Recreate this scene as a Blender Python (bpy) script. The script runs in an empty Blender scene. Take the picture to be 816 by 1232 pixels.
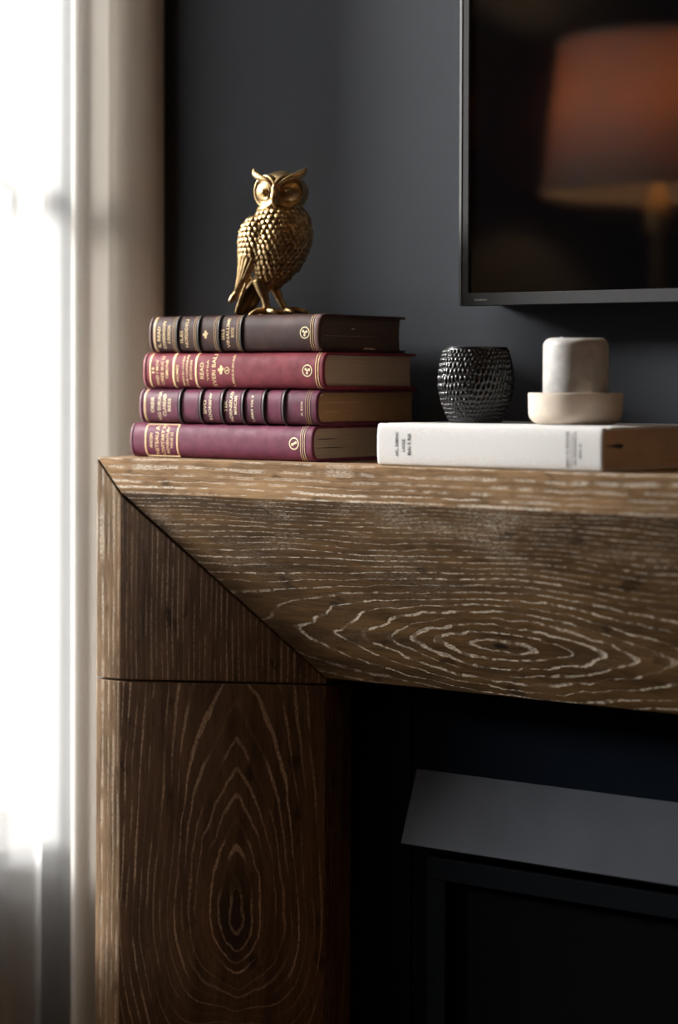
import bpy, bmesh, math, random
from mathutils import Vector, Matrix, noise as mnoise
random.seed(7)
PI = math.pi
SC = bpy.context.scene
COL = SC.collection

# ------------------------------------------------------------------ camera
YAW = math.radians(36.8)
cam_d = bpy.data.cameras.new('camera')
cam = bpy.data.objects.new('camera', cam_d)
COL.objects.link(cam)
cam.location = (1.5419, -1.6564, 1.3274)
cam.rotation_mode = 'QUATERNION'
cam.rotation_quaternion = (Matrix.Rotation(YAW, 3, 'Z') @ Matrix.Rotation(PI/2, 3, 'X') @ Matrix.Rotation(0.004, 3, 'Z')).to_quaternion()
cam_d.sensor_fit = 'VERTICAL'
cam_d.sensor_height = 36.0
cam_d.lens = 2700.0/1232.0*36.0
cam_d.shift_y = -(616-458)/1232.0
cam_d.clip_start = 0.05
cam_d.dof.use_dof = True
cam_d.dof.focus_distance = 2.13
cam_d.dof.aperture_fstop = 2.3
cam_d.dof.aperture_blades = 9
SC.camera = cam

# ------------------------------------------------------------------ light and exposure
SKY = 7.0            # zenith brightness
SUN_E, SUN_AZ, SUN_EL = 17.0, 20.0, 20.0    # low hazy sun through the window: strength, degrees off the fireplace wall, degrees up
BULB_W = 130.0        # bulb of the lamp by the window
BULB_R = 1400.0       # bulb of the lamp at the other end
world = bpy.data.worlds.new('overcast_sky')
SC.world = world
world.use_nodes = True
wn = world.node_tree.nodes['Background']
# overcast sky: brightness rises from the horizon to the zenith, dull ground below
_n, _l = world.node_tree.nodes, world.node_tree.links
_tc = _n.new('ShaderNodeTexCoord'); _sx = _n.new('ShaderNodeSeparateXYZ'); _l.new(_tc.outputs['Generated'], _sx.inputs[0])
_mr = _n.new('ShaderNodeMapRange'); _l.new(_sx.outputs[2], _mr.inputs[0])
for _i, _v in enumerate((0.0, 1.0, 1/3, 1.0)): _mr.inputs[_i+1].default_value = _v
_gt = _n.new('ShaderNodeMapRange'); _l.new(_sx.outputs[2], _gt.inputs[0])
for _i, _v in enumerate((-0.04, 0.01, 0.5, 1.0)): _gt.inputs[_i+1].default_value = _v
_mu = _n.new('ShaderNodeMath'); _mu.operation = 'MULTIPLY'; _l.new(_mr.outputs[0], _mu.inputs[0]); _l.new(_gt.outputs[0], _mu.inputs[1])
_st = _n.new('ShaderNodeMath'); _st.operation = 'MULTIPLY'; _l.new(_mu.outputs[0], _st.inputs[0]); _st.inputs[1].default_value = SKY
_l.new(_st.outputs[0], wn.inputs['Strength'])
wn.inputs['Color'].default_value = (1.0, 0.985, 0.955, 1)
sun_d = bpy.data.lights.new('hazy_sun', 'SUN')
sun_d.energy = SUN_E; sun_d.angle = math.radians(13.0); sun_d.color = (1.0, 0.985, 0.955)
sun = bpy.data.objects.new('hazy_sun', sun_d); COL.objects.link(sun)
_a, _e = math.radians(SUN_AZ), math.radians(SUN_EL)
sun.location = (-3.0, -0.8, 3.0)
sun.rotation_mode = 'QUATERNION'
sun.rotation_quaternion = Vector((-math.cos(_a)*math.cos(_e), -math.sin(_a)*math.cos(_e), math.sin(_e))).to_track_quat('Z', 'Y')
portal_d = bpy.data.lights.new('window_portal', 'AREA')
portal_d.shape = 'RECTANGLE'; portal_d.size = 0.59; portal_d.size_y = 1.77
portal_d.cycles.is_portal = True
portal = bpy.data.objects.new('window_portal', portal_d); COL.objects.link(portal)
portal.location = (-0.312, -0.099, 1.735)
portal.rotation_euler = (PI/2, 0, -PI/2)
SC.view_settings.view_transform = 'Standard'
SC.view_settings.look = 'None'
SC.view_settings.gamma = 1.0
SC.view_settings.use_curve_mapping = False
SC.view_settings.exposure = 0.32
SC.cycles.max_bounces = 8
SC.cycles.transparent_max_bounces = 12
SC.cycles.caustics_refractive = False

# ------------------------------------------------------------------ helpers
def obj(name, me, mats, parent=None, smooth=False, loc=None):
    if isinstance(me, bmesh.types.BMesh):
        m = bpy.data.meshes.new(name); me.to_mesh(m); me.free(); me = m
    o = bpy.data.objects.new(name, me); COL.objects.link(o)
    if not isinstance(mats, (list, tuple)): mats = [mats]
    if not me.materials:
        for m in mats: me.materials.append(m)
    if parent is not None: o.parent = parent
    if smooth:
        for p in me.polygons: p.use_smooth = True
    if loc is not None: o.location = loc
    return o

def tag(o, label=None, cat=None, group=None, kind=None):
    if label: o['label'] = label
    if cat: o['category'] = cat
    if group: o['group'] = group
    if kind: o['kind'] = kind
    return o

def empty(name, loc=(0, 0, 0), rz=0.0):
    o = bpy.data.objects.new(name, None); COL.objects.link(o)
    o.location = loc; o.rotation_euler = (0, 0, rz); o.empty_display_size = 0.05
    return o

def bevel(o, w, seg=2, angle=0.6):
    m = o.modifiers.new('bevel', 'BEVEL'); m.width = w; m.segments = seg
    m.limit_method = 'ANGLE'; m.angle_limit = angle; m.harden_normals = True
    for p in o.data.polygons: p.use_smooth = True
    return o

def box(bm, x0, x1, y0, y1, z0, z1):
    v = [bm.verts.new(p) for p in ((x0,y0,z0),(x1,y0,z0),(x1,y1,z0),(x0,y1,z0),(x0,y0,z1),(x1,y0,z1),(x1,y1,z1),(x0,y1,z1))]
    for f in ((0,3,2,1),(4,5,6,7),(0,1,5,4),(1,2,6,5),(2,3,7,6),(3,0,4,7)):
        bm.faces.new([v[i] for i in f])
    return v

def boxobj(name, b, mat, parent=None, bev=0.0, seg=2):
    bm = bmesh.new(); box(bm, *b)
    o = obj(name, bm, mat, parent)
    if bev: bevel(o, bev, seg)
    return o

def lathe(bm, prof, n=48, cx=0.0, cy=0.0, close_top=True, close_bot=True):
    rings = []
    for r, z in prof:
        if r < 1e-6: rings.append([bm.verts.new((cx, cy, z))])
        else: rings.append([bm.verts.new((cx+r*math.cos(2*PI*i/n), cy+r*math.sin(2*PI*i/n), z)) for i in range(n)])
    for a, b in zip(rings[:-1], rings[1:]):
        for i in range(n):
            j = (i+1) % n
            if len(a) == 1 and len(b) == 1: continue
            if len(a) == 1: bm.faces.new((a[0], b[j], b[i]))
            elif len(b) == 1: bm.faces.new((a[i], a[j], b[0]))
            else: bm.faces.new((a[i], a[j], b[j], b[i]))
    return rings

def tube(bm, pts, radii, n=12, cap=True, squash=None):
    pts = [Vector(p) for p in pts]
    rings = []
    prev = None
    for i, p in enumerate(pts):
        t = (pts[min(i+1, len(pts)-1)] - pts[max(i-1, 0)]).normalized()
        if prev is None:
            up = Vector((0, 0, 1)) if abs(t.z) < 0.9 else Vector((1, 0, 0))
            a = t.cross(up).normalized()
        else:
            a = (prev - t*prev.dot(t)).normalized()
        prev = a
        b = t.cross(a)
        r = radii[i] if isinstance(radii, (list, tuple)) else radii
        rings.append([bm.verts.new(p + (a*math.cos(2*PI*k/n) + b*math.sin(2*PI*k/n))*r) for k in range(n)])
    for r0, r1 in zip(rings[:-1], rings[1:]):
        for k in range(n):
            j = (k+1) % n
            bm.faces.new((r0[k], r0[j], r1[j], r1[k]))
    if cap:
        bm.faces.new(list(reversed(rings[0]))); bm.faces.new(rings[-1])
    return rings

def catmull(pts, sub=8):
    out = []
    P = [pts[0]] + list(pts) + [pts[-1]]
    for i in range(1, len(P)-2):
        p0, p1, p2, p3 = [Vector(q) for q in P[i-1:i+3]]
        for s in range(sub):
            t = s/sub
            out.append(0.5*((2*p1) + (p2-p0)*t + (2*p0-5*p1+4*p2-p3)*t*t + (3*p1-p0-3*p2+p3)*t*t*t))
    out.append(Vector(pts[-1]))
    return out

def ellipsoid(bm, c, r, rot=None, u=24, v=16):
    m = Matrix.Translation(Vector(c))
    if rot is not None: m = m @ rot.to_4x4()
    m = m @ Matrix.Diagonal((r[0], r[1], r[2], 1))
    return bmesh.ops.create_uvsphere(bm, u_segments=u, v_segments=v, radius=1.0, matrix=m)['verts']

# ------------------------------------------------------------------ materials
class NT:
    def __init__(s, name):
        s.m = bpy.data.materials.new(name); s.m.use_nodes = True
        s.t = s.m.node_tree; s.n = s.t.nodes; s.l = s.t.links
        s.b = s.n['Principled BSDF']; s.out = s.n['Material Output']
    def put(s, sock, v):
        if isinstance(v, bpy.types.NodeSocket): s.l.new(v, sock)
        elif v is not None:
            if hasattr(sock.default_value, '__len__') and not hasattr(v, '__len__'): v = (v, v, v)
            if hasattr(sock.default_value, '__len__') and len(sock.default_value) == 4 and len(v) == 3: v = (*v, 1)
            sock.default_value = v
    def M(s, op, a, b=None, c=None, clamp=False):
        n = s.n.new('ShaderNodeMath'); n.operation = op; n.use_clamp = clamp
        s.put(n.inputs[0], a)
        if b is not None: s.put(n.inputs[1], b)
        if c is not None: s.put(n.inputs[2], c)
        return n.outputs[0]
    def xyz(s, x, y, z=0.0):
        n = s.n.new('ShaderNodeCombineXYZ'); s.put(n.inputs[0], x); s.put(n.inputs[1], y); s.put(n.inputs[2], z); return n.outputs[0]
    def noise(s, vec, scale=1.0, detail=2.0, rough=0.5, out='Fac'):
        n = s.n.new('ShaderNodeTexNoise'); n.inputs['Scale'].default_value = scale
        n.inputs['Detail'].default_value = detail; n.inputs['Roughness'].default_value = rough
        if vec is not None: s.l.new(vec, n.inputs['Vector'])
        return n.outputs[out]
    def ramp(s, v, a, b, c=0.0, d=1.0, smooth=True):
        n = s.n.new('ShaderNodeMapRange'); n.interpolation_type = 'SMOOTHSTEP' if smooth else 'LINEAR'
        s.put(n.inputs[0], v); s.put(n.inputs[1], a); s.put(n.inputs[2], b); s.put(n.inputs[3], c); s.put(n.inputs[4], d)
        return n.outputs[0]
    def mix(s, f, a, b):
        n = s.n.new('ShaderNodeMix'); n.data_type = 'RGBA'
        s.put(n.inputs[0], f); s.put(n.inputs[6], a); s.put(n.inputs[7], b)
        return n.outputs[2]
    def obj(s):
        return s.n.new('ShaderNodeTexCoord').outputs['Object']
    def bump(s, h, strength=0.3, dist=0.001):
        n = s.n.new('ShaderNodeBump'); n.inputs['Strength'].default_value = strength; n.inputs['Distance'].default_value = dist
        s.put(n.inputs['Height'], h); s.l.new(n.outputs[0], s.b.inputs['Normal'])
    def set(s, **k):
        for a, v in k.items(): s.put(s.b.inputs[a.replace('_', ' ')], v)
        return s

def plain(name, col, rough=0.6, metal=0.0, spec=0.5, var=0.0, vscale=30.0, bump=0.0, bscale=400.0, coat=0.0):
    t = NT(name); t.set(Roughness=rough, Metallic=metal); t.b.inputs['Specular IOR Level'].default_value = spec
    t.b.inputs['Coat Weight'].default_value = coat
    if var:
        f = t.noise(t.obj(), vscale, 3.0)
        f = t.ramp(f, 0.3, 0.7)
        t.set(Base_Color=t.mix(f, tuple(c*(1-var) for c in col), tuple(min(1, c*(1+var)) for c in col)))
    else: t.set(Base_Color=col)
    if bump: t.bump(t.noise(t.obj(), bscale, 2.0), bump, 0.0006)
    return t.m

def wood(name, u0, v0, An, Ap, dvf, k1, k2, line=0.85, seed=0.0, dark=(0.034, 0.018, 0.007), light=(0.112, 0.062, 0.024),
         linecol=(0.72, 0.63, 0.52), width=0.34, dash=55.0, knot=0.004, amp=0.014, amp2=0.004, blunt=0.006, kdark=1.0, near=1.0, haze=0.0):
    t = NT(name)
    uvn = t.n.new('ShaderNodeUVMap'); sep = t.n.new('ShaderNodeSeparateXYZ'); t.l.new(uvn.outputs[0], sep.inputs[0])
    u, v = sep.outputs[0], sep.outputs[1]
    n1 = t.noise(t.xyz(t.M('MULTIPLY', u, 4.5), t.M('MULTIPLY', v, 14.0), seed), 1.0, 1.5)
    n2 = t.noise(t.xyz(t.M('MULTIPLY', u, 34.0), t.M('MULTIPLY', v, 70.0), seed+3), 1.0, 2.5)
    du = t.M('SUBTRACT', u, u0)
    base_dv = t.M('SUBTRACT', v, v0)
    w2 = t.M('MULTIPLY', t.M('SUBTRACT', n2, 0.5), t.ramp(t.M('ABSOLUTE', base_dv), 0.0, 0.09, amp2, amp2*0.22))
    warp = t.M('ADD', t.M('MULTIPLY', t.M('SUBTRACT', n1, 0.5), amp), w2)
    dv = t.M('ADD', base_dv, warp)
    A = t.M('ADD', An, t.M('MULTIPLY', t.M('GREATER_THAN', du, 0.0), Ap-An))
    e = t.M('DIVIDE', du, A)
    q = t.M('DIVIDE', dv, dvf)
    sat = t.M('DIVIDE', du, 0.16)
    e2 = t.M('DIVIDE', t.M('DIVIDE', t.M('MULTIPLY', e, e), t.M('ADD', 1.0, t.M('MULTIPLY', sat, sat))), t.M('ADD', 1.0, t.M('MULTIPLY', q, q)))
    adv = t.M('SQRT', t.M('ADD', t.M('MULTIPLY', dv, dv), blunt*blunt))
    r = t.M('ADD', t.M('SUBTRACT', adv, blunt*0.8), e2)
    p = t.M('ADD', t.M('MULTIPLY', r, k1), t.M('MULTIPLY', t.M('MULTIPLY', r, r), k2))
    fr = t.M('FRACT', p); fl = t.M('FLOOR', p)
    prox = t.M('SUBTRACT', 1.0, t.M('MULTIPLY', t.M('ABSOLUTE', t.M('SUBTRACT', fr, 0.5)), 2.0))
    wr = t.ramp(r, 0.02, 0.10, width*near, width)
    wn_ = t.ramp(t.noise(t.xyz(t.M('MULTIPLY', u, 9.0), t.M('MULTIPLY', fl, 2.3), seed+9), 1.0, 1.0), 0.3, 0.7, 0.55, 1.5)
    wv = t.M('SUBTRACT', 1.0, t.M('MULTIPLY', wr, wn_))
    ln = t.ramp(prox, wv, t.M('ADD', wv, t.M('MULTIPLY', wr, 0.5)))
    dn = t.noise(t.xyz(t.M('MULTIPLY', u, dash), t.M('MULTIPLY', fl, 5.13), seed+21), 1.0, 1.0)
    dsh = t.ramp(dn, 0.40, 0.52, 0.12, 1.0)
    fine = t.noise(t.xyz(t.M('MULTIPLY', u, 260.0), t.M('MULTIPLY', v, 900.0), seed), 1.0, 2.0)
    fm = t.ramp(fine, 0.38, 0.58, 0.22, 1.0)
    rowv = t.ramp(t.noise(t.xyz(t.M('MULTIPLY', u, 2.0), t.M('MULTIPLY', fl, 7.7), seed+2), 1.0, 1.0), 0.35, 0.65, 0.45, 1.0)
    mask = t.M('MULTIPLY', t.M('MULTIPLY', t.M('MULTIPLY', ln, dsh), t.M('MULTIPLY', fm, rowv)), line, clamp=True)
    b1 = t.noise(t.xyz(t.M('MULTIPLY', u, 7.0), t.M('MULTIPLY', v, 55.0), seed+5), 1.0, 4.0, 0.6)
    b2 = t.noise(t.xyz(t.M('MULTIPLY', u, 40.0), t.M('MULTIPLY', v, 650.0), seed+7), 1.0, 3.0, 0.6)
    bf = t.ramp(t.M('ADD', t.M('MULTIPLY', b1, 0.6), t.M('MULTIPLY', b2, 0.4)), 0.34, 0.66)
    base = t.mix(bf, dark, light)
    sp = t.noise(t.xyz(t.M('MULTIPLY', u, 26.0), t.M('MULTIPLY', v, 48.0), seed+13), 1.0, 2.0)
    spot = t.ramp(sp, 0.62, 0.74, 0.0, 0.7)
    base = t.mix(spot, base, tuple(c*0.35 for c in dark))
    if haze:
        hz = t.noise(t.xyz(t.M('MULTIPLY', u, 10.0), t.M('MULTIPLY', v, 30.0), seed+17), 1.0, 4.0, 0.65)
        hv = t.M('MULTIPLY', t.ramp(hz, 0.45, 0.75, 0.0, haze), t.M('MULTIPLY', t.ramp(fine, 0.42, 0.6), t.ramp(v, 0.0, 0.12, 1.0, 0.15)))
        base = t.mix(hv, base, linecol)
    kr = t.M('SQRT', t.M('ADD', t.M('MULTIPLY', dv, dv), t.M('MULTIPLY', t.M('MULTIPLY', du, du), 0.2)))
    kn = t.ramp(kr, knot*0.5, knot*1.3, kdark, 0.0)
    base = t.mix(kn, base, (0.008, 0.006, 0.004))
    col = t.mix(mask, base, linecol)
    t.set(Base_Color=col, Roughness=t.ramp(bf, 0.0, 1.0, 0.62, 0.5))
    t.b.inputs['Specular IOR Level'].default_value = 0.07
    h = t.M('SUBTRACT', t.M('MULTIPLY', bf, 0.35), t.M('MULTIPLY', ln, dsh))
    t.bump(h, 0.35, 0.0007)
    return t.m

W_STRIP = wood('oak_edge_beam_lit', -50, 0.004, 1e4, 1e4, 1.0, 185, 0, line=1.0, seed=2.0, width=0.45, dash=38, amp=0.010, amp2=0.004, knot=0.00001,
               dark=(0.13, 0.074, 0.034), light=(0.37, 0.23, 0.12))  # edge oak lightened, its stronger light put into the colour
W_BEAM = wood('oak_splay_beam_shaded', 0.434, 0.150, 0.60, 0.64, 0.040, 112, 360, line=0.95, seed=11.0, width=0.155, dash=75, amp=0.022, amp2=0.014, blunt=0.007, near=1.75, haze=0.5, linecol=(0.58, 0.50, 0.40))  # sloping face coloured darker than the edge to paint in its shade
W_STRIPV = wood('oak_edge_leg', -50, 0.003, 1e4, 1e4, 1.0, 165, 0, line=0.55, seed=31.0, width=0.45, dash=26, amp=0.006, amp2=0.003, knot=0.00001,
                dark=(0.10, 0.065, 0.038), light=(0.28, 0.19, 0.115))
W_LEG = wood('oak_splay_leg_shaded', 0.800, 0.118, 0.32, 0.56, 0.045, 110, 260, line=0.6, seed=47.0, width=0.24, dash=16, knot=0.020, amp=0.022, amp2=0.011, kdark=0.6,
             dark=(0.032, 0.018, 0.010), light=(0.082, 0.047, 0.026), linecol=(0.42, 0.31, 0.21))  # leg slope and its grain lines darkened, shade put into the colour
W_LEGT = wood('oak_splay_mitre_shaded', 0.2, 0.30, 1e4, 1e4, 0.055, 130, 120, line=0.45, seed=61.0, width=0.3, dash=24, knot=0.0001, amp=0.010, amp2=0.003,
              dark=(0.032, 0.018, 0.010), light=(0.082, 0.047, 0.026), linecol=(0.40, 0.30, 0.21))  # corner block slope carries the same painted-in shade as the leg
WALL = plain('charcoal_wall_paint', (0.040, 0.045, 0.054), 0.66, var=0.04, vscale=4.0, bump=0.08, bscale=900.0, spec=0.15)
WALLW = plain('warm_dark_wall_paint', (0.10, 0.095, 0.09), 0.7, var=0.03, vscale=3.0)
CEIL = plain('ceiling_paint', (0.22, 0.22, 0.215), 0.8, var=0.02, vscale=3.0)
FLOORM = plain('dark_floorboard_oak', (0.09, 0.055, 0.032), 0.45, var=0.3, vscale=12.0)
BRASS = None

# ------------------------------------------------------------------ the room
FZ = 0.12            # floor level
YW = 0.205           # fireplace wall plane
XL = -0.187          # window wall plane
SX, SY = 0.033, -0.035   # window and curtains are laid out about this corner
WY0, WY1, WZ0, WZ1 = -0.36, 0.232, 0.80, 2.62      # window opening
tag(boxobj('floor', (XL-0.12, 4.2, -4.2, YW+0.12, FZ-0.05, FZ), FLOORM), kind='structure', label='dark timber floor of the room')
tag(boxobj('ceiling', (XL-0.12, 4.2, -4.2, YW+0.12, 2.72, 2.77), CEIL), kind='structure', label='pale painted ceiling')
tag(boxobj('wall_back', (XL-0.12, 4.2, YW, YW+0.12, FZ, 2.72), WALL), kind='structure', label='charcoal painted wall behind the mantel and television')
bm = bmesh.new()
box(bm, XL-0.12, XL, WY1+SY, YW, FZ, 2.72)
box(bm, XL-0.12, XL, -4.2, WY0+SY, FZ, 2.72)
box(bm, XL-0.12, XL, WY0+SY, WY1+SY, FZ, WZ0)
box(bm, XL-0.12, XL, WY0+SY, WY1+SY, WZ1, 2.72)
tag(obj('wall_left', bm, WALL), kind='structure', label='dark painted wall around the curtained window')
tag(boxobj('wall_right', (4.2, 4.3, -4.2, YW+0.12, FZ, 2.72), WALLW), kind='structure', label='plain wall on the far side of the room')
tag(boxobj('wall_front', (XL-0.12, 4.2, -4.3, -4.2, FZ, 2.72), WALLW), kind='structure', label='plain wall opposite the fireplace')

WHITEP = plain('white_gloss_paint', (0.75, 0.75, 0.73), 0.35)
win = tag(empty('window_1', (-0.29+SX, -0.134+SY, WZ0)), kind='structure', label='white framed window behind the sheer curtain')
def wpart(name, b, mat, bev=0.002):
    o = boxobj(name, (b[0]+0.29, b[1]+0.29, b[2]+0.134, b[3]+0.134, b[4]-WZ0, b[5]-WZ0), mat, win, bev); return o
wpart('frame_jamb', (-0.325, -0.285, 0.214, WY1, WZ0, WZ1), WHITEP)
wpart('frame_jamb', (-0.325, -0.285, WY0, WY0+0.03, WZ0, WZ1), WHITEP)
wpart('frame_head', (-0.325, -0.285, WY0+0.03, 0.214, WZ1-0.04, WZ1), WHITEP)
wpart('frame_rail', (-0.325, -0.285, WY0+0.03, 0.214, WZ0, WZ0+0.05), WHITEP)
for yy in (0.176,): wpart('mullion', (-0.320, -0.290, yy-0.007, yy+0.007, WZ0+0.05, WZ1-0.04), WHITEP)
wpart('glazing_bar', (-0.318, -0.292, WY0+0.03, 0.214, 1.545, 1.567), WHITEP)
wpart('window_sill', (-0.34, -0.228, WY0, WY1, WZ0-0.03, WZ0-0.002), WHITEP, 0.004)
g = NT('window_glass'); g.set(Base_Color=(1, 1, 1), Roughness=0.0); g.b.inputs['Transmission Weight'].default_value = 1.0
tr = g.n.new('ShaderNodeBsdfTransparent'); gl = g.n.new('ShaderNodeBsdfGlossy'); gl.inputs['Roughness'].default_value = 0.02
mx = g.n.new('ShaderNodeMixShader'); mx.inputs[0].default_value = 0.06
g.l.new(tr.outputs[0], mx.inputs[1]); g.l.new(gl.outputs[0], mx.inputs[2]); g.l.new(mx.outputs[0], g.out.inputs[0])
ys = [WY0+0.03, 0.176, 0.214]
for a, b_ in zip(ys[:-1], ys[1:]):
    for z0, z1 in ((WZ0+0.05, 1.545), (1.567, WZ1-0.04)):
        wpart('pane', (-0.307, -0.303, a+0.001, b_-0.001, z0, z1), g.m, 0)

# ------------------------------------------------------------------ curtains
def fabric(name, diff, transl, transp, diffw, weave=900.0):
    t = NT(name)
    wv = t.noise(t.obj(), weave, 2.0)
    c1 = t.mix(t.ramp(wv, 0.3, 0.7), tuple(c*0.9 for c in diff), diff)
    d = t.n.new('ShaderNodeBsdfDiffuse'); t.l.new(c1, d.inputs[0])
    tl = t.n.new('ShaderNodeBsdfTranslucent'); tl.inputs[0].default_value = (*transl, 1)
    m1 = t.n.new('ShaderNodeMixShader'); m1.inputs[0].default_value = diffw
    t.l.new(tl.outputs[0], m1.inputs[1]); t.l.new(d.outputs[0], m1.inputs[2])
    last = m1.outputs[0]
    if transp > 0:
        tp = t.n.new('ShaderNodeBsdfTransparent'); m2 = t.n.new('ShaderNodeMixShader'); m2.inputs[0].default_value = transp
        t.l.new(last, m2.inputs[1]); t.l.new(tp.outputs[0], m2.inputs[2]); last = m2.outputs[0]
    t.l.new(last, t.out.inputs[0])
    return t.m
SHEER = fabric('white_voile', (0.85, 0.85, 0.85), (0.55, 0.55, 0.55), 0.50, 0.5)
LINEN = fabric('beige_linen', (0.72, 0.68, 0.64), (0.30, 0.28, 0.26), 0.0, 0.78, 700.0)

def sheet(name, pts, z0, z1, mat, label, cat, lean=0.0, nz=14, wob=0.0, thick=0.0):
    bm = bmesh.new(); rows = []
    for k in range(nz+1):
        z = z0+(z1-z0)*k/nz
        row = []
        for i, p in enumerate(pts):
            w = wob*math.sin(z*2.3+i*0.11)*(1.0-k/nz)
            row.append(bm.verts.new((p.x - lean*(z-1.4) + w, p.y - w*0.5, z)))
        rows.append(row)
    for a, b in zip(rows[:-1], rows[1:]):
        for i in range(len(pts)-1): bm.faces.new((a[i], a[i+1], b[i+1], b[i]))
    o = obj(name, bm, mat, None, True)
    if thick:
        m = o.modifiers.new('solid', 'SOLIDIFY'); m.thickness = thick; m.offset = 0
    o.location = (SX, SY, 0)
    return tag(o, label, cat)
CREAM = fabric('cream_curtain_cotton', (0.72, 0.70, 0.67), (0.60, 0.58, 0.55), 0.0, 0.47, 700.0)
dr = [(-0.150,0.121),(-0.140,0.117),(-0.131,0.124),(-0.130,0.140),(-0.138,0.160),(-0.155,0.182),(-0.180,0.200),(-0.206,0.209)]
sheet('cream_curtain', catmull([(x, y, 0) for x, y in dr], 8), FZ+0.015, 2.655, CREAM, 'cream curtain hanging beside the sheer voile, left of the mantel', 'curtain', lean=0.004, wob=0.001, thick=0.0016)
dr = [(-0.210,0.219),(-0.172,0.210),(-0.155,0.199),(-0.141,0.196),(-0.127,0.200),(-0.115,0.207),(-0.111,0.217),(-0.119,0.230),(-0.160,0.237),(-0.212,0.238)]
sheet('linen_drape', catmull([(x, y, 0) for x, y in dr], 8), FZ+0.015, 2.655, LINEN, 'grey-brown linen drape against the charcoal wall, behind the stacked books', 'curtain', lean=0.006, wob=0.001, thick=0.0016)
sp = []
y = 0.186; i = 0
while y > -0.40:
    ph = 2*PI*(y-0.10)/0.088
    sp.append((-0.197 + 0.013*math.cos(ph) + 0.003*math.sin(2.3*ph), y + 0.004*math.sin(ph*2.0+0.6), 0))
    y -= 0.0088
sheet('sheer_curtain', catmull(sp, 2), FZ+0.02, 2.655, SHEER, 'sheer white voile curtain across the bright window', 'curtain', wob=0.0015)
ROD = plain('black_iron', (0.02, 0.02, 0.02), 0.4, 0.8)
bm = bmesh.new(); tube(bm, [(-0.165, -0.45, 2.665), (-0.165, 0.22, 2.665)], 0.012, 16)
rod = tag(obj('curtain_rod', bm, ROD, None, True, (SX, SY, 0)), 'black iron rod above the window carrying both curtains', 'curtain rod')
for yy in (-0.42, 0.2):
    boxobj('bracket', (-0.22, -0.16, yy-0.008, yy+0.008, 2.67, 2.69), ROD, rod, 0.002)

# ------------------------------------------------------------------ fireplace surround
MW = 1.30            # overall width of the surround
ZT = 1.25
A_, B_ = 0.0324, 0.0345
DX, DY, DZ = 0.2126, 0.1009, 1.0353
LS = math.hypot(DX-A_, DY)
ZJ = 1.0295
sur = tag(empty('fireplace_surround', (MW/2, YW, FZ)), 'limed brown oak fireplace surround with mitred sloping beam and legs', 'mantelpiece')
def uvmesh(name, verts, faces, mats, parent, bev=0.0012):
    """faces: (indices, material index, [uv per corner])"""
    bm = bmesh.new(); vs = [bm.verts.new(Vector(p)-Vector((MW/2, YW, FZ))) for p in verts]
    uvl = bm.loops.layers.uv.new('UVMap')
    for idx, mi, uvs in faces:
        f = bm.faces.new([vs[i] for i in idx]); f.material_index = mi
        for lp, uv in zip(f.loops, uvs): lp[uvl].uv = uv
    bmesh.ops.recalc_face_normals(bm, faces=bm.faces)
    o = obj(name, bm, mats, parent)
    bevel(o, bev, 2)
    return o
# beam profile (y, z, mitre inset)
prof = [(0, ZT, 0.0), (0, ZT-B_, A_), (DY, DZ, DX), (YW-0.001, DZ, DX), (YW-0.001, ZT, 0.0)]
V = []
for y, z, ins in prof: V.append((ins, y, z))
for y, z, ins in prof: V.append((MW-ins, y, z))
per = [0.0, B_]
F = []
def uq(i, j, mi, v0, v1):
    a, b, c, d = i, j, j+5, i+5
    F.append(((a, b, c, d), mi, [(V[a][0], v0), (V[b][0], v1), (V[c][0], v1), (V[d][0], v0)]))
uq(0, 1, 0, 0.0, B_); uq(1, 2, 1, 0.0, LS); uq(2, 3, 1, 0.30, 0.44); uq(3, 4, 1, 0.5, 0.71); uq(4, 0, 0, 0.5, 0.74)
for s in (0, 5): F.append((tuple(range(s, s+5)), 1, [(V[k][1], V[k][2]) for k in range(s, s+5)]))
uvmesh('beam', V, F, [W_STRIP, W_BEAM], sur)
def legpiece(name, mirror, ztop, zbot, splaymat):
    pr = [(0.0, 0.0), (A_, 0.0), (DX, DY), (DX, YW-0.001), (0.0, YW-0.001)]
    vl = [0.0, A_, None, None]
    V2 = []; 
    fx = (lambda x: MW-x) if mirror else (lambda x: x)
    for (x, y), z in zip(pr, ztop): V2.append((fx(x), y, z))
    for (x, y) in pr: V2.append((fx(x), y, zbot))
    F2 = []
    def q(i, j, mi, v0, v1):
        F2.append(((i, j, j+5, i+5), mi, [(V2[i][2], v0), (V2[j][2], v1), (V2[j+5][2], v1), (V2[i+5][2], v0)]))
    q(0, 1, 0, 0, A_); q(1, 2, 1, 0, LS); q(2, 3, 1, 0.22, 0.36); q(3, 4, 1, 0.4, 0.6); q(4, 0, 1, 0.7, 0.94)
    F2.append((tuple(range(5)), 1, [(V2[k][0], V2[k][1]) for k in range(5)]))
    F2.append((tuple(range(5, 10)), 1, [(V2[k][0], V2[k][1]) for k in range(5, 10)]))
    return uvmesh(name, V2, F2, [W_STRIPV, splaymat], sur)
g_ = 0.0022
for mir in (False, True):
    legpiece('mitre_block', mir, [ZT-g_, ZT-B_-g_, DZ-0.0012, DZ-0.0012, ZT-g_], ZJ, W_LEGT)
    legpiece('leg', mir, [ZJ-0.0016]*5, FZ, W_LEG)

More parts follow.
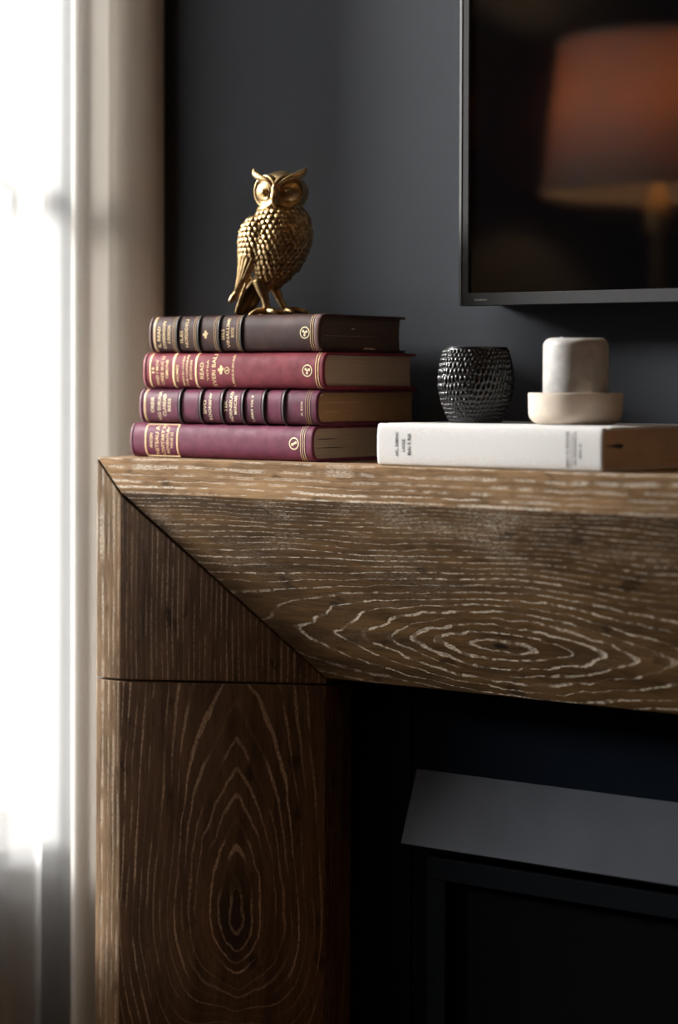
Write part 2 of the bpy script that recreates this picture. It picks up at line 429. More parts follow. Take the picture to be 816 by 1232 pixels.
# ------------------------------------------------------------------ panels and stove in the opening
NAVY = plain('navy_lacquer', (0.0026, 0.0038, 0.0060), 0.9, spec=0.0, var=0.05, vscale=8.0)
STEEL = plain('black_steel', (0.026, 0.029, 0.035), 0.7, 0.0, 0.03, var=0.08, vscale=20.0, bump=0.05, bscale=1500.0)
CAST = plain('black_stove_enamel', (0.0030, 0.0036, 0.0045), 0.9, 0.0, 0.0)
lin = tag(empty('hearth_panelling', (MW/2, 0.15, FZ)), 'dark navy panelling lining the fireplace opening under the beam', 'panelling')
def lp(name, b, mat, par, o=(MW/2, 0.15, FZ), bev=0.0012):
    return boxobj(name, (b[0]-o[0], b[1]-o[0], b[2]-o[1], b[3]-o[1], b[4]-o[2], b[5]-o[2]), mat, par, bev)
PX = 0.2875
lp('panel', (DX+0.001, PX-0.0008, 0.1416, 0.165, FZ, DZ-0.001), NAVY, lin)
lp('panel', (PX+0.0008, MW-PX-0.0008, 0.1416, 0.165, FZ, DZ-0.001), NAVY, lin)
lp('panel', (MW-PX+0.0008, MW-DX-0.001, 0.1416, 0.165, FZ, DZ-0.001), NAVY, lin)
OI = (MW/2, 0.13, FZ)
ins = tag(empty('fireplace_insert', OI), 'black fireplace insert with sloping steel hood and dark glass', 'fireplace')
HX0, HX1 = 0.294, MW-0.294
bm = bmesh.new()
hp = [(0.1405, 0.9500), (0.1140, 0.8815), (0.1156, 0.8800), (0.1405, 0.9380)]
rows = [[bm.verts.new((x-OI[0], y-OI[1], z-OI[2])) for y, z in hp] for x in (HX0, HX1)]
for k in range(4): bm.faces.new((rows[0][k], rows[1][k], rows[1][(k+1) % 4], rows[0][(k+1) % 4]))
bm.faces.new(rows[0]); bm.faces.new(list(reversed(rows[1])))
bmesh.ops.recalc_face_normals(bm, faces=bm.faces)
bevel(obj('hood', bm, STEEL, ins), 0.0006)
FX0, FX1, FT = 0.320, MW-0.320, 0.8705
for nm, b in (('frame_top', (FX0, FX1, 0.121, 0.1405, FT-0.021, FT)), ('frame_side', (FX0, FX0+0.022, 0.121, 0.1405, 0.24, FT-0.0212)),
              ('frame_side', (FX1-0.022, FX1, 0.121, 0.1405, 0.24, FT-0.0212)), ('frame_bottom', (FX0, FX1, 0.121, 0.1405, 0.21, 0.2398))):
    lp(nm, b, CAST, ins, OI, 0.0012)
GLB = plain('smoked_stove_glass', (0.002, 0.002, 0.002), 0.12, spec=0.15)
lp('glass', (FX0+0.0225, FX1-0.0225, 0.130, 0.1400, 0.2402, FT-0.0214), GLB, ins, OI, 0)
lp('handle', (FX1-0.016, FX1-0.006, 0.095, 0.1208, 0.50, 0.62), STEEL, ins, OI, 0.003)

# ------------------------------------------------------------------ television
TVX0, TVX1, TVZ0, TVZ1, TVY = 0.3318, 1.56, 1.4002, 2.10, 0.155
OT = ((TVX0+TVX1)/2, YW, TVZ0)
tv = tag(empty('television', OT), 'large flat black television on the charcoal wall reflecting a lamp', 'television')
BEZ = plain('grey_bezel_plastic', (0.042, 0.042, 0.044), 0.6, 0.0, 0.15)
BEZL = plain('brushed_bezel_edge', (0.15, 0.15, 0.15), 0.45, 0.6)
lp('housing', (TVX0+0.004, TVX1-0.004, TVY+0.012, YW-0.001, TVZ0+0.004, TVZ1-0.004), CAST, tv, OT, 0.004)
lp('bezel_bottom', (TVX0+0.0032, TVX1-0.0032, TVY, TVY+0.012, TVZ0, TVZ0+0.0122), BEZ, tv, OT, 0.0006)
lp('bezel_top', (TVX0+0.0032, TVX1-0.0032, TVY, TVY+0.012, TVZ1-0.009, TVZ1), BEZ, tv, OT, 0.0006)
lp('bezel_side', (TVX0+0.0032, TVX0+0.0105, TVY, TVY+0.012, TVZ0+0.0123, TVZ1-0.0091), BEZ, tv, OT, 0.0006)
lp('bezel_side', (TVX1-0.0105, TVX1-0.0032, TVY, TVY+0.012, TVZ0+0.0123, TVZ1-0.0091), BEZ, tv, OT, 0.0006)
for a in (TVX0, TVX1-0.003): lp('edge_trim', (a, a+0.003, TVY-0.0006, TVY+0.0118, TVZ0, TVZ1), BEZL, tv, OT, 0.0005)
SCR = NT('black_screen_glass'); SCR.set(Base_Color=(0.0015, 0.0015, 0.002), Roughness=0.05); SCR.b.inputs['Specular IOR Level'].default_value = 1.0
SCR.b.inputs['IOR'].default_value = 1.75
lp('screen', (TVX0+0.0106, TVX1-0.0106, TVY+0.003, TVY+0.0115, TVZ0+0.0124, TVZ1-0.0092), SCR.m, tv, OT, 0)
MARK = plain('pale_print', (0.30, 0.28, 0.25), 0.5)
mk = bmesh.new(); random.seed(3)
for k in range(7):
    x = 0.350 + k*0.0021
    h = 0.0022 if k in (0, 3) else 0.0016
    box(mk, x-OT[0], x+0.0013-OT[0], TVY-0.0004-OT[1], TVY-OT[1], TVZ0+0.0046-OT[2], TVZ0+0.0046+h-OT[2])
obj('maker_mark', mk, MARK, tv)

# ------------------------------------------------------------------ lettering
_dg = None
def text_verts(s, bold=0.012):
    cu = bpy.data.curves.new('t', 'FONT'); cu.body = s; cu.size = 1.0; cu.offset = bold; cu.resolution_u = 2
    o = bpy.data.objects.new('t', cu); COL.objects.link(o)
    dg = bpy.context.evaluated_depsgraph_get(); dg.update()
    me = bpy.data.meshes.new_from_object(o.evaluated_get(dg))
    vs = [tuple(v.co) for v in me.vertices]; fs = [tuple(p.vertices) for p in me.polygons]
    bpy.data.objects.remove(o); bpy.data.curves.remove(cu); bpy.data.meshes.remove(me)
    return vs, fs

def gold(name, col=(0.78, 0.55, 0.25), rough=0.38):
    t = NT(name)
    f = t.ramp(t.noise(t.obj(), 2500.0, 2.0), 0.38, 0.55)
    t.set(Base_Color=t.mix(f, tuple(c*0.55 for c in col), col), Roughness=0.5, Metallic=0.1)
    return t.m
GOLD = gold('gilt_tooling', (1.0, 0.72, 0.38))
GOLDD = gold('worn_gilt_tooling', (0.62, 0.42, 0.22), 0.5)
GOLDW = gold('pale_gilt_tooling', (1.0, 0.84, 0.56))

def leather(name, col, mott=0.35, scale=60.0, rough=0.42, cloth=False):
    t = NT(name); o = t.obj()
    a = t.ramp(t.noise(o, scale, 4.0, 0.6), 0.3, 0.72)
    c = t.mix(a, tuple(x*(1-mott) for x in col), tuple(min(1, x*(1+mott)) for x in col))
    sc = t.ramp(t.noise(o, 9.0, 5.0, 0.7), 0.60, 0.75, 0.0, 0.35)
    c = t.mix(sc, c, tuple(min(1, x*1.9+0.02) for x in col))
    t.set(Base_Color=c, Roughness=t.ramp(a, 0, 1, rough+0.12, rough)); t.b.inputs['Specular IOR Level'].default_value = 0.25
    if cloth:
        m = t.n.new('ShaderNodeMapping'); t.l.new(o, m.inputs[0]); m.inputs['Scale'].default_value = (2600, 900, 900)
        t.bump(t.noise(m.outputs[0], 1.0, 1.0), 0.35, 0.0004)
    else: t.bump(t.noise(o, 1400.0, 3.0), 0.18, 0.0004)
    return t.m
def paper(name, col, lines=0.5):
    t = NT(name); o = t.obj()
    m = t.n.new('ShaderNodeMapping'); t.l.new(o, m.inputs[0]); m.inputs['Scale'].default_value = (3, 12, 2600)
    a = t.ramp(t.noise(m.outputs[0], 1.0, 2.0), 0.3, 0.7)
    b = t.ramp(t.noise(o, 45.0, 3.0), 0.3, 0.75)
    c = t.mix(a, tuple(x*(1-lines*0.5) for x in col), col)
    c = t.mix(t.M('MULTIPLY', b, 0.35), c, tuple(x*0.65 for x in col))
    t.set(Base_Color=c, Roughness=0.75)
    t.bump(a, 0.4, 0.0005)
    return t.m

# ------------------------------------------------------------------ books
class Book:
    def __init__(s, name, label, cat, L, W, T, loc, rz, cover, pages, R=0.011, n=2.6, board=0.0028, square=0.0035, spine_t=0.0022, group=None, groove=0.0):
        s.L, s.W, s.T, s.R, s.n = L, W, T, R, n
        s.root = tag(empty(name, loc, rz), label, cat, group)
        NP = 26; out = []; inn = []
        for i in range(NP+1):
            q = -1 + 2*i/NP
            q = math.copysign(abs(q)**0.8, q)
            out.append((s.ys(T/2*(1+q)), T/2*(1+q)))
        for i in range(NP+1):
            q = -1 + 2*i/NP
            zz = board + (T-2*board)*i/NP
            inn.append((s.ys(T/2*(1+q))*0.8+spine_t, zz))
        gy = [(R+0.0125, 0.0), (R+0.009, groove*0.8), (R+0.006, groove), (R+0.003, groove*0.7)] if groove else []
        O = [(W, 0.0)] + gy + out + [(y, T-z) for y, z in reversed(gy)] + [(W, T)]
        I = [(W, board)] + [(y, board) for y, z in gy] + inn + [(y, T-board) for y, z in reversed(gy)] + [(W, T-board)]
        s.bm_cover(O, I, cover)
        # page block
        pb = bmesh.new(); pl = []
        P0 = inn[0][0]+0.001
        zs = [board+0.0003+(T-2*board-0.0006)*i/10 for i in range(11)]
        for z in zs: pl.append((inn[0][0]*0.0 + s.ys(z)*0.8+spine_t+0.0012, z))
        for z in reversed(zs):
            q = 2*z/T-1
            pl.append((W-square-0.002*(1-q*q), z))
        rows = [[pb.verts.new((x, y, z)) for y, z in pl] for x in (square, L-square)]
        m = len(pl)
        for k in range(m): pb.faces.new((rows[0][k], rows[0][(k+1) % m], rows[1][(k+1) % m], rows[1][k]))
        pb.faces.new(list(reversed(rows[0]))); pb.faces.new(rows[1])
        bmesh.ops.recalc_face_normals(pb, faces=pb.faces)
        s.pages = obj('page_block', pb, pages, s.root)
    def ys(s, z):
        q = min(1.0, abs(2*z/s.T-1))
        return s.R*(1-(1-q**s.n)**(1/s.n))
    def bm_cover(s, O, I, mat):
        bm = bmesh.new(); L = s.L; N = len(O)
        xs = [0.0, 0.0008, 0.003] + [L*k/8 for k in range(1, 8)] + [L-0.003, L-0.0008, L]
        ro, ri = [], []
        for x in xs:
            e = 0.0006 if x in (0.0, L) else 0.0
            ro.append([bm.verts.new((x, y+(e if y < s.R else 0), min(s.T-e, max(e, z)))) for y, z in O])
            ri.append([bm.verts.new((x, y, z)) for y, z in I])
        for a, b in zip(ro[:-1], ro[1:]):
            for k in range(N-1): bm.faces.new((a[k], a[k+1], b[k+1], b[k])).smooth = True
        for a, b in zip(ri[:-1], ri[1:]):
            for k in range(N-1): bm.faces.new((a[k+1], a[k], b[k], b[k+1]))
        for a, b, k in [(p, q, k) for p, q in zip(range(len(xs)-1), range(1, len(xs))) for k in (0, N-1)]:
            bm.faces.new((ro[a][k], ro[b][k], ri[b][k], ri[a][k]))
        for j in (0, -1):
            for k in range(N-1): bm.faces.new((ro[j][k], ro[j][k+1], ri[j][k+1], ri[j][k]))
        bmesh.ops.recalc_face_normals(bm, faces=bm.faces)
        s.cover = obj('cover', bm, mat, s.root)
    def arc(s, name, x, w, mat, h=0.0003, z0=0.02, z1=0.98, rnd=False, parent=None):
        bm = bmesh.new(); N = 22; rows = []
        for i in range(N+1):
            z = s.T*(z0+(z1-z0)*i/N)
            dz = s.T*0.002
            y = s.ys(z); ny = s.ys(min(s.T, z+dz))-s.ys(max(0, z-dz))
            nv = Vector((0, -2*dz, ny)).normalized() if abs(ny) < 1 else Vector((0, -1, 0))
            base = Vector((0, y, z))
            pr = [(-w/2, -0.0004), (-w/2, h*0.4), (-w/4, h), (w/4, h), (w/2, h*0.4), (w/2, -0.0004)]
            rows.append([bm.verts.new(Vector((x+dx, 0, 0))+base+nv*hh) for dx, hh in pr])
        for a, b in zip(rows[:-1], rows[1:]):
            for k in range(5): bm.faces.new((a[k], a[k+1], b[k+1], b[k]))
        bm.faces.new(rows[0]); bm.faces.new(list(reversed(rows[-1])))
        bmesh.ops.recalc_face_normals(bm, faces=bm.faces)
        return obj(name, bm, mat, parent or s.root, rnd)
    def lay(s, name, vs, fs, mat, off=0.00025):
        bm = bmesh.new(); vv = []
        for x, z in vs:
            z = min(s.T-0.0005, max(0.0005, z))
            vv.append(bm.verts.new((x, s.ys(z)-off, z)))
        for f in fs:
            try: bm.faces.new([vv[i] for i in f])
            except ValueError: pass
        return obj(name, bm, mat, s.root)
    def text(s, x, txt, z0, z1, cap, mat, name='gilt_line', bold=0.012):
        """a line across the spine, read from the lower board to the upper board"""
        vs, fs = text_verts(txt, bold)
        a0 = min(v[0] for v in vs); a1 = max(v[0] for v in vs); c1 = max(v[1] for v in vs); c0 = min(v[1] for v in vs)
        cap *= 0.88; sx = (z1-z0)*s.T/(a1-a0); sy = cap/(c1-c0)
        return s.lay(name, [(x+cap/2-(v[1]-c0)*sy, z0*s.T+(v[0]-a0)*sx) for v in vs], fs, mat)
    def emblem(s, x, z, r, mat, spokes=3):
        vs, fs = [], []
        def ring(r0, r1, n=20, cx=0, cz=0):
            b = len(vs)
            for i in range(n):
                a = 2*PI*i/n
                vs.append((x+cx+r0*math.cos(a), z+cz+r0*math.sin(a))); vs.append((x+cx+r1*math.cos(a), z+cz+r1*math.sin(a)))
            for i in range(n):
                j = (i+1) % n
                fs.append((b+2*i, b+2*i+1, b+2*j+1, b+2*j))
        ring(r*0.80, r)
        for k in range(spokes):
            a = 2*PI*k/spokes+0.4
            ring(0.0001, r*0.24, 8, r*0.38*math.cos(a), r*0.38*math.sin(a))
        ring(0.0001, r*0.2, 8)
        return s.lay('emblem', vs, fs, mat)
    def ornament(s, x, z, r, mat):
        vs, fs = [], []
        for cx, cz, rr in ((0, 0, .45), (0, .55, .34), (0, -.55, .34), (-.5, 0, .3), (.45, .2, .25)):
            b = len(vs)
            for i in range(8):
                a = 2*PI*i/8
                vs.append((x+r*(cx+rr*math.cos(a)), z+r*(cz+rr*math.sin(a))))
            fs.append(tuple(range(b, b+8)))
        return s.lay('ornament', vs, fs, mat)

LB = leather('dark_brown_leather', (0.058, 0.025, 0.021), 0.35, 40.0, 0.40)
LR = leather('crimson_cloth', (0.21, 0.026, 0.042), 0.16, 90.0, 0.55, cloth=True)
LP = leather('plum_leather', (0.13, 0.030, 0.060), 0.32, 50.0, 0.36)
LM = leather('plum_cloth', (0.145, 0.026, 0.060), 0.18, 90.0, 0.50, cloth=True)
BANDM = plain('black_band_leather', (0.010, 0.006, 0.007), 0.5)  # raised bands coloured near black, darker than the spine
BANDP = plain('dark_plum_band', (0.013, 0.005, 0.008), 0.45)
PG1 = paper('dark_brown_page_edges', (0.10, 0.066, 0.045))
PG2 = paper('tan_page_edges', (0.55, 0.43, 0.32))
PG3 = paper('brown_page_edges', (0.48, 0.30, 0.15))
PG4 = paper('grey_tan_page_edges', (0.52, 0.43, 0.33))
Z4, Z3, Z2, Z1 = 1.2502, 1.2848, 1.3190, 1.3548
# bottom book of the stack
b4 = Book('plum_cloth_book', 'plum cloth book with gilt boxed title, lowest in the stack on the mantel', 'book', 0.2320, 0.158, 0.0344, (0.0198, 0.027, Z4), 0.0, LM, PG4, group='old books stacked on the mantel')
b3 = Book('plum_leather_book', 'plum leather book with dark raised bands, third from the top of the stack', 'book', 0.2250, 0.166, 0.0340, (0.0320, 0.027, Z3), 0.0, LP, PG3, group='old books stacked on the mantel')
b2 = Book('crimson_cloth_book', 'crimson cloth book with gilt rules, second from the top of the stack', 'book', 0.2275, 0.152, 0.0356, (0.0368, 0.027, Z2), 0.0, LR, PG2, group='old books stacked on the mantel')
b1 = Book('brown_leather_book', 'dark brown leather book directly under the brass owl', 'book', 0.2150, 0.140, 0.0360, (0.0446, 0.027, Z1), 0.0, LB, PG1, group='old books stacked on the mantel')
mm = 0.001
# book 1, dark brown leather
b1.arc('headcap', 2.6*mm, 2.6*mm, leather('worn_leather_edge', (0.16, 0.085, 0.08), 0.25, 90.0), 0.0007, rnd=True)
b1.arc('gilt_rule', 8.1*mm, 3.2*mm, GOLDD)
for x in (31.7, 34.0, 59.3, 61.5, 85.4, 87.6, 113.8, 116.0): b1.arc('gilt_rule', x*mm, 0.9*mm, GOLDD)
for x in (37.6, 65.4, 91.6, 119.4): b1.arc('raised_band', x*mm, 3.4*mm, BANDM, 0.0016, rnd=True)
for x, t_, z0, z1 in ((13.6, 'IL READ', .14, .72), (20.2, 'CONDINGON', .10, .86), (26.8, 'A DOINGAL', .24, .76), (43.1, 'ILEI', .26, .58), (49.6, 'NOEDIDELI', .14, .90),
                      (96.5, 'SELS', .33, .62), (102.8, 'VINALLIMI', .12, .90), (108.6, 'BOOS', .40, .66)):
    b1.text(x*mm, t_, z0, z1, 4.4*mm, GOLD)
b1.ornament(74.5*mm, b1.T*0.48, 4.6*mm, GOLD)
b1.emblem(197.3*mm, b1.T*0.5, 5.9*mm, GOLDW, 3)
for x in (204.0, 206.6): b1.arc('gilt_rule', x*mm, 0.8*mm, GOLD)
b1.arc('tail_cap', 210.5*mm, 4.6*mm, bpy.data.materials['worn_leather_edge'], 0.0003)
# book 2, crimson cloth
b2.arc('headcap', 2.6*mm, 3.0*mm, leather('worn_crimson_edge', (0.33, 0.10, 0.12), 0.2, 90.0), 0.0006, rnd=True)
for x, w in ((10.2, 2.2), (41.0, 3.0), (70.1, 2.6), (218.3, 1.1), (221.3, 1.1)): b2.arc('gilt_rule', x*mm, w*mm, GOLD if w < 2.9 else GOLD)
for x, t_, z0, z1, c in ((14.0, 'II', .42, .58, 3.4), (19.4, 'AND I MOV', .08, .80, 4.2), (26.0, 'OREE BUS LI', .10, .90, 4.2), (32.2, 'TIMONE', .26, .80, 4.0), (45.8, 'HOMES', .20, .66, 3.8),
                         (53.4, 'MADI IN OULDA', .08, .92, 3.0), (58.3, 'THE CORSINUM', .07, .93, 3.0), (63.4, 'BICOSON', .26, .78, 3.4), (77.6, 'READ', .27, .72, 5.4), (85.0, 'VIITIIA', .22, .80, 2.6),
                         (92.8, 'SVERI BALI', .06, .95, 5.6), (117.2, 'LIBRIUNICASI', .08, .93, 3.2)):
    b2.text(x*mm, t_, z0, z1, c*mm, GOLD)
b2.ornament(102.0*mm, b2.T*0.52, 5.2*mm, GOLD); b2.emblem(109.6*mm, b2.T*0.50, 3.4*mm, GOLD, 2)
b2.emblem(208.2*mm, b2.T*0.5, 6.0*mm, GOLDW, 3)
# book 3, plum leather with raised bands
b3.arc('headcap', 2.6*mm, 3.4*mm, leather('worn_plum_edge', (0.20, 0.09, 0.13), 0.2, 90.0), 0.0006, rnd=True)
b3.arc('gilt_rule', 8.2*mm, 3.0*mm, GOLDD)
for x in (54.5, 81.2, 108.7, 134.9, 160.6, 185.0):
    b3.arc('raised_band', x*mm, 3.6*mm, BANDP, 0.0017, rnd=True)
    b3.arc('blind_rule', (x-4.4)*mm, 0.7*mm, bpy.data.materials['worn_plum_edge']); b3.arc('blind_rule', (x-2.8)*mm, 0.6*mm, bpy.data.materials['worn_plum_edge'])
for x, t_, z0, z1, c in ((18.1, 'OREIR', .30, .76, 5.0), (27.0, 'VIO SORUNA', .08, .92, 5.0), (33.8, 'CLAREAD', .20, .84, 5.0), (40.3, 'BESS', .34, .72, 4.6), (86.5, 'SIVO', .28, .68, 4.4),
                         (93.0, 'SOORIIINV', .10, .88, 4.0), (112.8, 'TEK', .34, .68, 4.4), (119.4, 'ADRINBELASI', .06, .92, 4.2), (125.2, 'MARICAN', .28, .80, 4.2), (146.0, 'LIBRII VIA II', .08, .82, 3.2),
                         (206.6, 'A IIOII', .26, .66, 2.8)):
    b3.text(x*mm, t_, z0, z1, c*mm, GOLDW)
for x in (211.1, 213.6, 216.1): b3.arc('gilt_rule', x*mm, 0.7*mm, GOLDD)
# book 4, plum cloth
b4.arc('headcap', 2.4*mm, 2.4*mm, bpy.data.materials['worn_plum_edge'], 0.0005, rnd=True)
for x in (21.3, 63.0): b4.arc('gilt_rule', x*mm, 2.0*mm, GOLD, z0=0.05, z1=0.95)
for zz in (.955, .045):
    o = bmesh.new(); yy = b4.ys(b4.T*zz)
    box(o, 21.0*mm, 63.4*mm, yy-0.0006, yy+0.0006, b4.T*zz-0.0005, b4.T*zz+0.0005); obj('gilt_rule', o, GOLD, b4.root)
for x, t_, z0, z1, c in ((28.6, 'ANODN', .28, .70, 4.6), (36.3, 'NITEAU A', .10, .92, 5.0), (44.2, 'CIVITARY SI', .08, .95, 4.8), (50.4, 'ADVENTURI', .10, .88, 4.0), (55.8, 'TRUE LI', .26, .72, 3.6)):
    b4.text(x*mm, t_, z0, z1, c*mm, GOLD)
b4.emblem(209.6*mm, b4.T*0.5, 6.0*mm, GOLDW, 2)
for x in (217.3, 219.7, 222.1): b4.arc('gilt_rule', x*mm, 0.7*mm, GOLDW)
# gaps, slips and chips at the tails
GAP = plain('dark_page_gap', (0.012, 0.009, 0.007), 0.9)
CHIP = plain('cream_paper_chip', (0.62, 0.52, 0.42), 0.8)
def sliver(bk, name, y0, y1, z, h, mat, off=0.0002):
    bm = bmesh.new(); x = bk.L-0.0035
    n = 8; up = []; dn = []
    for i in range(n+1):
        t_ = i/n; w = h*math.sin(PI*min(1, 0.08+t_*0.92))**0.6
        y = y0+(y1-y0)*t_
        up.append(bm.verts.new((x+off, y, z+w/2))); dn.append(bm.verts.new((x+off, y, z-w/2)))
    for i in range(n): bm.faces.new((dn[i], dn[i+1], up[i+1], up[i]))
    r = bmesh.ops.extrude_face_region(bm, geom=bm.faces[:])
    for v in r['geom']:
        if isinstance(v, bmesh.types.BMVert): v.co.x -= 0.0006
    bmesh.ops.recalc_face_normals(bm, faces=bm.faces)
    return obj(name, bm, mat, bk.pages)
sliver(b4, 'page_gap', 0.010, 0.045, 0.0215, 0.0008, GAP); sliver(b4, 'page_gap', 0.010, 0.060, 0.0130, 0.0007, GAP)
sliver(b3, 'page_line', 0.012, 0.075, 0.0215, 0.0004, CHIP); sliver(b3, 'page_line', 0.012, 0.050, 0.0128, 0.0004, CHIP)
sliver(b3, 'paper_chip', 0.008, 0.013, 0.0290, 0.0024, CHIP, 0.0008)
sliver(b1, 'paper_chip', 0.055, 0.060, 0.0225, 0.0012, CHIP, 0.0006)
sliver(b1, 'paper_slip', 0.072, 0.092, 0.0035, 0.0022, CHIP, 0.0025)
sliver(b1, 'page_line', 0.012, 0.100, 0.0155, 0.0003, PG2)

# white book
WC = NT('white_book_cloth'); o_ = WC.obj()
ww = WC.ramp(WC.noise(o_, 1100.0, 2.0), 0.3, 0.7)
WC.set(Base_Color=WC.mix(ww, (0.66, 0.655, 0.64), (0.80, 0.79, 0.775)), Roughness=0.8); WC.bump(ww, 0.25, 0.0004)
PGW = paper('buff_page_edges', (0.78, 0.62, 0.46), 0.35)
WRZ = -0.022
bw = Book('white_cloth_book', 'thick white cloth book lying flat under the black cup and candle', 'book', 0.2400, 0.176, 0.0386, (0.3400, 0.0085, 1.2502), WRZ, WC.m, PGW, R=0.004, n=3.0, board=0.0030, square=0.004, spine_t=0.0026, groove=0.0016)
INK = plain('black_book_ink', (0.02, 0.02, 0.02), 0.6)
INKG = plain('grey_book_ink', (0.16, 0.15, 0.14), 0.6)
for x, t_, z0, z1, c in ((22.9, 'HC, DIBINC', .24, .80, 4.2), (30.2, 'LIOIZ.', .34, .66, 3.6), (36.6, 'BIAI II RIII', .26, .76, 4.2)):
    bw.text(x*mm, t_, z0, z1, c*mm, INK, 'printed_line', 0.02)
for x, t_, z0, z1, c in ((205.0, 'SSAI I O ISINVER', .08, .90, 3.0), (212.6, 'ON SINANGIVE TI', .14, .88, 3.0), (218.0, 'BIN G', .30, .62, 2.8)):
    bw.text(x*mm, t_, z0, z1, c*mm, INK if x < 206 else INKG, 'printed_line', 0.02)
bw.arc('printed_rule', 209.0*mm, 0.4*mm, INKG, 0.0002, 0.1, 0.85)
PGSHADE = plain('dark_gap_shade', (0.012, 0.011, 0.011), 0.5)  # near-black sliver standing in for the shade inside a page gap
bm = bmesh.new()
pts = [(0.010, 0.0004), (0.020, 0.0012), (0.028, 0.0024), (0.034, 0.0034), (0.038, 0.0026), (0.0405, 0.0008)]
up = [bm.verts.new((bw.L-0.0036, y, 0.0222+h*0.45)) for y, h in pts]; dn = [bm.verts.new((bw.L-0.0036, y, 0.0222-h*0.75)) for y, h in pts]
for i in range(len(pts)-1): bm.faces.new((dn[i], dn[i+1], up[i+1], up[i]))
r = bmesh.ops.extrude_face_region(bm, geom=bm.faces[:])
for v in r['geom']:
    if isinstance(v, bmesh.types.BMVert): v.co.x -= 0.001
bmesh.ops.recalc_face_normals(bm, faces=bm.faces)
obj('page_gap_shade', bm, PGSHADE, bw.pages)['label'] = 'dark sliver painted as the shade in a gap between the pages'

# ------------------------------------------------------------------ black scaled cup
WTOP = 1.2502+0.0386
cup = tag(empty('scaled_cup', (0.3944, 0.090, WTOP)), 'black cup with raised reptile-like scales standing on the white book', 'cup')
CUPM = plain('black_glazed_ceramic', (0.006, 0.006, 0.007), 0.20, spec=0.6)
H = 0.0690
cp = [(0.0, 0.0248), (0.05, 0.0260), (0.15, 0.0290), (0.30, 0.0330), (0.45, 0.0352), (0.58, 0.0356), (0.70, 0.0350), (0.85, 0.0328), (1.0, 0.0300)]
def cprof(t):
    for (a, ra), (b, rb) in zip(cp[:-1], cp[1:]):
        if t <= b+1e-9:
            s = (t-a)/(b-a); 
            return ra+(rb-ra)*s
    return cp[-1][1]
def csm(t): return (cprof(max(0, t-.04))+cprof(max(0, t-.02))+cprof(t)+cprof(min(1, t+.02))+cprof(min(1, t+.04)))/5
NA, NR = 46, 14
bm = bmesh.new(); NU, NV = 540, 200; rows = []
random.seed(5)
jit = {(i, j): (random.uniform(-.16, .16), random.uniform(-.16, .16)) for i in range(-2, NA+2) for j in range(-2, NR+3)}
for j in range(NV+1):
    t = j/NV; r0 = csm(t)
    # rows are taller around the belly
    rv = NR*(t + 0.06*math.sin(2*PI*(t-0.05)))
    row = []
    for i in range(NU):
        a = 2*PI*i/NU; au = NA*i/NU
        best = 9; sec = 9
        jr = int(math.floor(rv))
        for jj in (jr-1, jr, jr+1, jr+2):
            sh = 0.5 if jj % 2 else 0.0
            ii0 = int(math.floor(au-sh+0.5))
            for ii in (ii0-1, ii0, ii0+1):
                q = jit[(ii % NA, max(-2, min(NR+2, jj)))]
                dd = math.hypot((au-(ii+sh)-q[0]), (rv-jj-q[1])*0.9)
                if dd < best: sec = best; best = dd
                elif dd < sec: sec = dd
        e = max(0.0, 1.0-(best/0.62)**2)*min(1.0, (sec-best)/0.25)
        fade = min(1.0, t/0.06)*min(1.0, (1-t)/0.02)
        d = 0.0015*e*fade
        row.append(bm.verts.new(((r0-0.0009+d)*math.cos(a), (r0-0.0009+d)*math.sin(a), t*H)))
    rows.append(row)
ri = rows[-1]
for off, z in ((-0.0012, H+0.0002), (-0.0026, H-0.0004), (-0.004, H*0.6), (-0.005, H*0.12)):
    row = []
    for i in range(NU):
        a = 2*PI*i/NU; r0 = csm(min(1, z/H))+off
        row.append(bm.verts.new((r0*math.cos(a), r0*math.sin(a), z)))
    rows.append(row)
for a, b in zip(rows[:-1], rows[1:]):
    for i in range(NU): bm.faces.new((a[i], a[(i+1) % NU], b[(i+1) % NU], b[i]))
bm.faces.new(list(reversed(rows[0]))); bm.faces.new(rows[-1])
obj('scaled_wall', bm, CUPM, cup, True)
bm = bmesh.new()
R0 = 0.0291
ringv = []
for k in range(8):
    aa = 2*PI*k/8
    ringv.append([bm.verts.new(((R0-0.0002+0.0009*math.cos(aa))*math.cos(2*PI*i/64), (R0-0.0002+0.0009*math.cos(aa))*math.sin(2*PI*i/64), H+0.0006+0.0008*math.sin(aa))) for i in range(64)])
for k in range(8):
    for i in range(64): bm.faces.new((ringv[k][i], ringv[k][(i+1) % 64], ringv[(k+1) % 8][(i+1) % 64], ringv[(k+1) % 8][i]))
obj('rim', bm, CUPM, cup, True)

# ------------------------------------------------------------------ candle in its dish
DISHM = plain('cream_stoneware', (0.54, 0.46, 0.38), 0.75, var=0.06, vscale=60.0, bump=0.12, bscale=1600.0)
WAX = NT('grey_candle_wax'); wxo = WAX.obj()
WAX.set(Base_Color=WAX.mix(WAX.ramp(WAX.noise(wxo, 70.0, 4.0), 0.3, 0.7), (0.34, 0.33, 0.315), (0.44, 0.43, 0.41)), Roughness=0.5)
WAX.b.inputs['Subsurface Weight'].default_value = 0.25; WAX.b.inputs['Subsurface Scale'].default_value = 0.004
WAX.bump(WAX.noise(wxo, 500.0, 3.0), 0.1, 0.0005)
dish = tag(empty('candle_dish', (0.5017, 0.090, WTOP)), 'round cream stoneware dish holding the grey candle', 'dish')
bm = bmesh.new()
pr = [(0, 0.0), (0.031, 0.0)]
for k in range(1, 9):
    a = PI/2*k/8; pr.append((0.031+0.0113*math.sin(a), 0.0105*(1-math.cos(a))))
